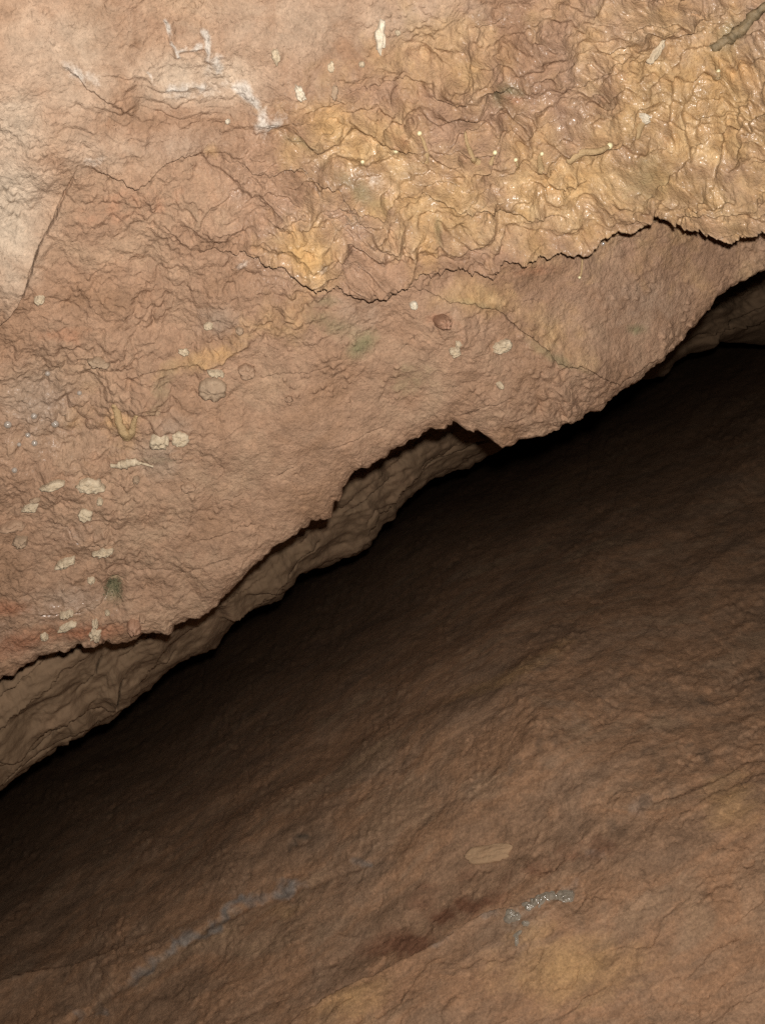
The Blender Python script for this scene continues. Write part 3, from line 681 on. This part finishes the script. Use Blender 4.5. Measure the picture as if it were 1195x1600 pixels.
GP = 'pale stones stuck in the clay wall'
PALE = [  # x, y, w, h, angle, thickness, ragged, dome, material, label
    (248, 681, 32, 25, 8, 7, .22, .3, M_PALE, 'angular cream stone flake, left of two flakes side by side'),
    (281, 681, 27, 24, -5, 6, .12, .4, M_PALE, 'rounded cream stone flake, right of two flakes side by side'),
    (140, 757, 40, 23, -3, 8, .22, .5, M_PALE, 'broad pale ragged stone with a dark under-edge at left'),
    (84, 749, 36, 12, 14, 7, .18, .6, M_PALE, 'narrow pale stone sliver left of the broad ragged stone'),
    (49, 788, 25, 12, 16, 6, .2, .6, M_PALE, 'short pale tilted stone below the narrow sliver'),
    (56, 774, 16, 8, 10, 4, .2, .6, M_GREY, 'small dull stone just above the short tilted stone'),
    (134, 799, 21, 20, 0, 5, .12, .5, M_PALE, 'round pale disc stone below the broad ragged stone'),
    (156, 779, 10, 10, 0, 5, .08, 1, M_PALE, 'tiny round pale bead under the broad ragged stone'),
    (103, 879, 36, 12, 20, 8, .2, .6, M_PALE, 'long cream stone tilted upward right beside dark hollow'),
    (162, 857, 28, 12, 8, 8, .28, .6, M_PALE, 'small knobbly cream stone right of the long tilted stone'),
    (20, 821, 40, 14, 4, 8, .18, .8, M_CLAYLUMP, 'clay-coloured flat lump at the left edge with crevice beneath'),
    (33, 843, 22, 17, 0, 8, .18, 1, M_GREY, 'greyish rounded stone below the flat clay lump'),
    (332, 606, 44, 38, -8, 9, .07, .8, M_GREY, 'largest rounded greyish stone in the wall, near its middle left'),
    (385, 579, 26, 24, 0, 8, .12, .8, M_CLAYLUMP, 'round tan stone right of the largest greyish stone'),
    (337, 577, 25, 10, -12, 7, .18, .6, M_PALE, 'thin flat pale stone resting atop the largest greyish stone'),
    (289, 549, 18, 11, -18, 6, .22, .5, M_PALE, 'small angular pale stone above the orange rib'),
    (155, 562, 30, 16, -5, 8, .2, .9, M_GREY, 'greyish oval lump in reddish clay at upper left'),
    (714, 534, 9, 10, -30, 5, .2, .6, M_PALE, 'smaller upper chip of two pale chips on brown slab'),
    (708, 545, 16, 13, -20, 6, .22, .5, M_PALE, 'larger lower chip of two pale chips on brown slab'),
    (783, 541, 36, 18, 8, 8, .22, .5, M_PALE, 'wide pale greenish flake sticking out of the brown slab'),
    (645, 475, 14, 13, 0, 5, .08, 1, M_WHITE, 'round greyish white pebble below the flowstone edge'),
    (687, 499, 24, 22, 0, 14, .08, 1, M_RED, 'smooth round reddish knob in the hollow under flowstone'),
    (778, 601, 9, 9, 0, 6, .08, 1, M_PALE, 'tiny round bead low on the brown slab'),
    (593, 56, 15, 50, -6, 9, .24, .5, M_WHITE, 'tall white fibrous flake standing upright at the top'),
    (430, 83, 12, 24, 8, 5, .2, .6, M_PALE, 'short pale upright flake, leftmost of the top row'),
    (466, 139, 14, 25, 16, 7, .26, .5, M_WHITE, 'bright white flake right of the white calcite vein'),
    (517, 104, 11, 17, 0, 4, .2, .6, M_PALE, 'faint cream upright flake below the tall white flake'),
    (522, 141, 11, 20, -4, 4, .2, .6, M_GREY, 'greyish upright flake under the faint cream flake'),
    (1022, 81, 38, 10, 54, 6, .18, .4, M_PALE, 'slender pale flake leaning right near the top right root'),
    (1003, 186, 10, 15, 20, 7, .25, .6, M_WHITE, 'white crystal lump on the tip of a yellow nub'),
    (68, 994, 12, 13, 0, 5, .16, .8, M_PALE, 'small pale dot of stone on red clay at lower left'),
    (150, 992, 17, 26, -10, 6, .28, .5, M_PALE, 'ragged pale patch of stone above the lip on red clay'),
    (150, 968, 10, 11, 0, 5, .2, .8, M_PALE, 'small pale nub above the ragged patch near the lip'),
    (104, 980, 30, 12, 26, 5, .24, .4, M_PALE, 'pale tapering chip between two stones on red clay'),
    (105, 951, 22, 7, 14, 6, .18, .6, M_PALE, 'pale beak-shaped point of a little clay shelf'),
    (210, 975, 20, 26, 0, 8, .16, 1, M_RED, 'wet reddish lump hanging below the dark moss hollow'),
    (222, 962, 11, 11, 0, 6, .12, 1, M_CLAYLUMP, 'round clay bead right of the wet reddish lump'),
    (142, 905, 12, 10, 0, 5, .12, .8, M_PALE, 'rounded pale stone under the small knobbly cream stone'),
    (168, 957, 8, 8, 0, 5, .15, 1, M_PALE, 'tiny pale bead at the foot of the dark moss'),
    (63, 466, 15, 12, 0, 6, .12, 1, M_PALE, 'lone pale pebble near the left crack'),
    (326, 508, 14, 11, 0, 5, .14, .8, M_PALE, 'pale small stone above the orange rib end'),
    (375, 518, 13, 11, 0, 5, .14, .8, M_GREY, 'greyish pebble right of the orange rib'),
    (357, 188, 8, 8, 0, 5, .1, 1, M_WHITE, 'bright white bead under the white calcite vein'),
    (213, 748, 11, 10, 0, 5, .12, 1, M_GREY, 'round grey bead under the long-necked flake'),
    (275, 710, 18, 10, -8, 5, .25, .6, M_CLAYLUMP, 'low pinkish clay crumb below the two side by side flakes'),
    (295, 760, 22, 14, 0, 5, .15, .8, M_CLAYLUMP, 'flat tan lump in smooth clay right of centre left stones'),
    (452, 622, 12, 10, 0, 6, .2, .8, M_CLAYLUMP, 'small tan crumb on the smooth brown slab'),
    (620, 50, 9, 9, 0, 4, .1, 1, M_PALE, 'tiny pale dot right of the tall white flake'),
    (563, 96, 10, 9, 0, 4, .1, 1, M_PALE, 'tiny pale dot lower left of the tall white flake'),
]
for k, (x, y, w, h, a, t, rg, dm, m, lab) in enumerate(PALE):
    flake('stone' if m is not M_PALE else 'pale_stone', x, y, w, h, a, t, m, lab, 'stone', GP, 900 + 13 * k, rg, 0.15, 'wall', dm)

def tube(name, pts, mat, parent=None, surf='wall', sides=12, seg=7, lump=0.12, seed=0):
    """tapering limb along photo points (x, y, height off the rock, radius), all in photo pixels"""
    C = []; R = []
    for x, y, h, r in pts:
        p, _, _, n, s = frame_at(x, y, surf); C.append(p + n * h * s); R.append(r * s)
    C = np.array(C); R = np.array(R); m = len(pts)
    tt = np.linspace(0, m - 1, (m - 1) * seg + 1); k = np.arange(m)
    # smooth path
    def cr(A):
        out = []
        for t in tt:
            i = min(int(t), m - 2); f = t - i
            p0, p1, p2, p3 = A[max(i - 1, 0)], A[i], A[i + 1], A[min(i + 2, m - 1)]
            out.append(0.5 * (2 * p1 + (p2 - p0) * f + (2 * p0 - 5 * p1 + 4 * p2 - p3) * f * f + (3 * p1 - p0 - 3 * p2 + p3) * f ** 3))
        return np.array(out)
    C = cr(C); R = np.maximum(cr(R), 1e-5)
    T = np.gradient(C, axis=0); T /= np.linalg.norm(T, axis=1, keepdims=True)
    ref = np.array([0.13, -0.95, 0.28])
    V = []; Fc = []
    for i in range(len(C)):
        a = np.cross(T[i], ref); a /= np.linalg.norm(a); b = np.cross(T[i], a)
        for q in range(sides):
            th = 2 * np.pi * q / sides
            rr = R[i] * (1 + lump * float(perlin(np.array([i * 0.45]), np.array([3 * math.cos(th) + 2 * math.sin(th) + seed]), seed + 3)[0]) * 1.6)
            V.append(C[i] + (a * math.cos(th) + b * math.sin(th)) * rr)
    n = len(C)
    for i in range(n - 1):
        for q in range(sides):
            b = (q + 1) % sides; Fc.append((i * sides + q, i * sides + b, (i + 1) * sides + b, (i + 1) * sides + q))
    V.append(C[0] - T[0] * R[0] * .5); V.append(C[-1] + T[-1] * R[-1] * .5)
    for q in range(sides):
        b = (q + 1) % sides; Fc.append((q, len(V) - 2, b)); Fc.append(((n - 1) * sides + q, (n - 1) * sides + b, len(V) - 1))
    o = mesh_obj(name, V, Fc, mat, None)
    return o, C[-1], T[-1], R[-1]

def ball(name, c, r, mat, parent=None, seed=0, squash=1.0, nseg=14, nring=9, rough=0.08):
    V = []; Fc = []
    V.append(np.array([0, 0, r * squash]))
    for i in range(1, nring):
        ph = np.pi * i / nring
        for j in range(nseg):
            th = 2 * np.pi * j / nseg
            d = np.array([math.sin(ph) * math.cos(th), math.sin(ph) * math.sin(th), math.cos(ph) * squash])
            k = 1 + rough * float(perlin(np.array([d[0] * 2 + seed]), np.array([d[1] * 2 + d[2]]), seed)[0]) * 2
            V.append(d * r * k)
    V.append(np.array([0, 0, -r * squash]))
    for j in range(nseg): Fc.append((0, 1 + j, 1 + (j + 1) % nseg))
    for i in range(nring - 2):
        for j in range(nseg):
            a = 1 + i * nseg; b = (j + 1) % nseg; Fc.append((a + j, a + nseg + j, a + nseg + b, a + b))
    a = 1 + (nring - 2) * nseg
    for j in range(nseg): Fc.append((a + j, len(V) - 1, a + (j + 1) % nseg))
    o = mesh_obj(name, V, Fc, mat)
    if parent is not None:
        o.parent = parent; o.location = tuple(float(q) for q in (np.array(c) - np.array(parent.location)))
    else: o.location = tuple(float(q) for q in c)
    return o

def child_of(o, root):
    o.parent = root
    o.location = tuple(np.array(o.location) - np.array(root.location))

# the flake with a neck
p0 = wall_at(198, 724)[0]
root, _, _, _ = tube('necked_flake', [(174, 726, 6, 3.5), (182, 726, 7, 3.2), (190, 723, 8, 5.5), (200, 723, 8, 6.5), (211, 721, 7, 6.0), (219, 722, 5, 3.0), (226, 725, 3, 2.0), (240, 728, 2, 1.6)], M_PALE, lump=0.35, seed=3)
set_origin(root, p0); tag(root, 'long cream flake with a knobbed neck and dark shadow below', 'stone', GP)

# drip nubs: stalk with a cream tip
GN = 'cream-tipped calcite nubs on the flowstone'
NUBS = [
    ([(664, 250, 0, 7), (664, 236, 6, 6), (660, 222, 12, 4), (658, 212, 16, 3.2)], 4.0, 'cream-tipped nub at the end of the slanting flowstone rib'),
    ([(758, 238, 0, 6), (761, 232, 5, 4.5), (763, 226, 9, 3.8), (764, 220, 12, 3.4)], 3.8, 'short cream-tipped nub alone between two curved nubs'),
    ([(735, 234, 0, 8), (730, 225, 5, 6), (724, 212, 8, 4), (721, 200, 10, 3), (718, 195, 11, 2)], 2.0, 'thin curved horn-shaped nub bending upward'),
    ([(740, 240, 0, 9), (736, 236, 5, 7), (731, 233, 9, 5)], 4.5, 'blunt stubby nub at the foot of the curved horn'),
    ([(806, 262, 0, 5), (804, 252, 4, 4), (801, 243, 7, 3.2), (799, 237, 9, 3)], 3.4, 'slim cream-tipped nub left of the broad fan'),
    ([(835, 248, 0, 9), (838, 240, 6, 6), (842, 232, 10, 3)], 3.2, 'small bead nub on the left shoulder of the fan'),
    ([(880, 238, 0, 10), (900, 224, 8, 9), (920, 216, 13, 7), (940, 213, 17, 4.5)], 5.0, 'largest cream-tipped nub ending the broad fan rib'),
    ([(990, 210, 0, 10), (996, 202, 8, 9), (1002, 192, 14, 7)], 4.0, 'stout yellow nub right of the dark slit'),
    ([(612, 236, 0, 8), (613, 232, 5, 7), (615, 229, 9, 6)], 4.5, 'plump yellow nub in the wet hollow'),
    ([(564, 250, 0, 5), (564, 246, 4, 4), (564, 243, 6, 3)], 3.2, 'small yellow bead nub below the pink hollow'),
    ([(1112, 118, 0, 6), (1113, 110, 5, 5), (1114, 104, 9, 3.5)], 3.2, 'yellow bead nub among folds at the far right'),
]
for k, (pts, tr, lab) in enumerate(NUBS):
    o0 = wall_at(pts[0][0], pts[0][1])[0]
    e = bpy.data.objects.new('calcite_nub', None); e.empty_display_size = 0.01; e.location = tuple(float(q) for q in o0); COL.objects.link(e); tag(e, lab, 'calcite nub', GN)
    pts = [(x, y, h_ * 0.6 - 2.5, r_ * 0.7) for x, y, h_, r_ in pts]
    st, c, t, r = tube('stalk', pts, M_OCHRE, seed=40 + k)
    set_origin(st, o0); child_of(st, e); st = e
    ball('tip', c, tr * c[1] / F, M_TIP, st, seed=k, rough=0.05)

# soda straw
e = bpy.data.objects.new('soda_straw', None); e.empty_display_size = 0.01; o0 = wall_at(908, 392)[0]; e.location = tuple(float(q) for q in o0); COL.objects.link(e)
st, c, t, r = tube('straw', [(908, 392, 0, 1.8), (906, 405, 3, 1.7), (901, 420, 6, 1.7), (898, 429, 8, 2.0)], M_OCHRE, lump=0.03)
set_origin(st, o0); child_of(st, e); st = e; tag(st, 'thin orange soda straw hanging under the flowstone edge', 'soda straw')
ball('tip', c, 2.4 * c[1] / F, M_TIP, st, rough=0.02)

# forked flowstone
o0 = wall_at(200, 685)[0]; root = bpy.data.objects.new('forked_dripstone', None); root.empty_display_size = 0.01; root.location = tuple(float(q) for q in o0); COL.objects.link(root)
br, _, _, _ = tube('main_prong', [(178, 630, -1, 5), (184, 644, 3, 6), (190, 658, 4, 6), (196, 670, 4, 8), (200, 682, 1, 8)], M_OCHRE, lump=0.2, seed=9)
set_origin(br, o0); child_of(br, root); tag(root, 'V-shaped forked dripstone above the two side by side flakes', 'dripstone')
br, _, _, _ = tube('side_prong', [(214, 640, -1, 3), (211, 652, 2, 4), (207, 668, 3, 6), (201, 681, 1, 7)], M_OCHRE, lump=0.2, seed=12)
set_origin(br, o0); child_of(br, root)

# root at the top right
root, _, _, _ = tube('root', [(1235, -48, 12, 8), (1200, -4, 9, 7), (1178, 20, 8, 7), (1155, 44, 5, 7.5), (1130, 62, 1, 7), (1108, 76, -5, 6)], M_ROOT, lump=0.55, seed=22)
set_origin(root, wall_at(1178, 20)[0]); tag(root, 'dark mossy root slanting out of the top right corner', 'root')

# water beads
GB = 'water beads on the left of the wall'
for k, (x, y, r, lab) in enumerate([
        (54, 648, 5.0, 'bright water bead, topmost of the left bead cluster'), (86, 663, 6.0, 'biggest clear water bead right in the left cluster'),
        (53, 695, 5.0, 'bluish bright water bead low in the left cluster'), (29, 697, 3.6, 'small reddish water bead beside the bluish bead'),
        (24, 728, 4.6, 'lone bright water bead below the left cluster'), (125, 618, 4.0, 'small bright water bead upper right of the left cluster'),
        (13, 664, 6.0, 'pale cloudy water bead nearest the left edge'), (43, 686, 4.2, 'pinkish water bead left above the bluish bead'),
        (74, 587, 4.2, 'dull water bead above the left cluster'), (941, 384, 3.2, 'tiny bright water bead under the flowstone edge at right')]):
    p, rr, up, n, s = frame_at(x, y)
    b = ball('water_bead', p + n * r * 0.45 * s, r * s, M_WATER, seed=k, rough=0.01, nseg=20, nring=12)
    tag(b, lab, 'water bead', GB)

# moss in the hollow
rng = random.Random(4)
p, r, up, n, s = frame_at(178, 925)
V = []; Fc = []
for k in range(260):
    a = rng.uniform(0, 6.283); q = rng.random() ** 0.6
    cx, cy = 14 * q * math.cos(a) + rng.gauss(0, 3), 22 * q * math.sin(a) + rng.gauss(0, 4)
    px = 178 + cx; py = 925 - cy
    pp, nn = wall_at(px, py)
    d = nn + np.array([rng.uniform(-1, 1), rng.uniform(-.6, .3), rng.uniform(-1, 1)]) * 0.9; d /= np.linalg.norm(d)
    e = np.cross(d, np.array([rng.uniform(-1, 1), rng.uniform(-1, 1), rng.uniform(-1, 1)])); e /= np.linalg.norm(e)
    L = rng.uniform(1.5, 4.5) * s; Wd = rng.uniform(0.7, 1.6) * s; b = len(V)
    base_ = pp - nn * 0.8 * s
    V += [base_ - e * Wd * .5, base_ + e * Wd * .5, base_ + d * L * .6 + e * Wd, base_ + d * L, base_ + d * L * .6 - e * Wd]
    Fc += [(b, b + 1, b + 2, b + 4), (b + 4, b + 2, b + 3)]
ms = mesh_obj('moss_tuft', V, Fc, M_MOSS, smooth=False); set_origin(ms, p); tag(ms, 'dark green moss tuft in a small hollow above the lip', 'moss')

# ------------------------------------------------------------------ things on the floor slope
flake('floor_stone', 760, 1331, 76, 30, -4, 8, M_FLSTONE, 'pale ochre oval stone set in the dim slope', 'stone', None, 1501, 0.09, 0.2, 'floor', 0.5)
def crystal_cluster(cx, cy, spots, lab, seed):
    rg = random.Random(seed)
    p, r, up, n, s = frame_at(cx, cy, 'floor')
    e = bpy.data.objects.new('crystal_cluster', None); e.location = tuple(float(q) for q in p); COL.objects.link(e); e.empty_display_size = 0.02
    tag(e, lab, 'crystals', 'wet crystals on the slope')
    for (x, y, w, L, a) in spots:
        q, r_, u_, n_, s_ = frame_at(x, y, 'floor')
        ax = r_ * math.cos(math.radians(a)) + u_ * math.sin(math.radians(a)); ax = ax * 0.85 + n_ * rg.uniform(0.2, 0.6); ax /= np.linalg.norm(ax)
        b1 = np.cross(ax, n_); b1 /= np.linalg.norm(b1); b2 = np.cross(ax, b1)
        V = []; Fc = []
        for z, k in ((-0.55, 0.7), (-0.3, 1.0), (0.3, 0.92), (0.5, 0.45)):
            for i in range(6):
                th = i * math.pi / 3 + rg.uniform(-.15, .15); V.append(ax * z * L * s_ + (b1 * math.cos(th) + b2 * math.sin(th)) * w / 2 * k * s_)
        V.append(ax * 0.58 * L * s_); V.append(-ax * 0.6 * L * s_)
        for j in range(3):
            for i in range(6): Fc.append((j * 6 + i, j * 6 + (i + 1) % 6, j * 6 + 6 + (i + 1) % 6, j * 6 + 6 + i))
        for i in range(6): Fc.append((18 + i, 18 + (i + 1) % 6, 24)); Fc.append(((i + 1) % 6, i, 25))
        o = mesh_obj('crystal', V, Fc, M_CRYSTAL, e, smooth=False)
        o.location = tuple(float(k) for k in (q + n_ * 1.0 * s_ - p))
rg0 = random.Random(8)
crystal_cluster(815, 1448, [(814 + rg0.gauss(0, 7), 1448 + rg0.gauss(0, 9), rg0.uniform(6, 13), rg0.uniform(9, 20), rg0.uniform(0, 180)) for k in range(11)],
                'small wet crystal clump at the lower left end of the glinting row', 3)
crystal_cluster(862, 1413, [(832 + 62 * q + rg0.gauss(0, 3), 1429 - 26 * q + rg0.gauss(0, 5), rg0.uniform(6, 13), rg0.uniform(9, 20), rg0.uniform(0, 180)) for q in [k / 21 for k in range(22)]],
                'longer row of wet glinting crystals on the slope', 5)
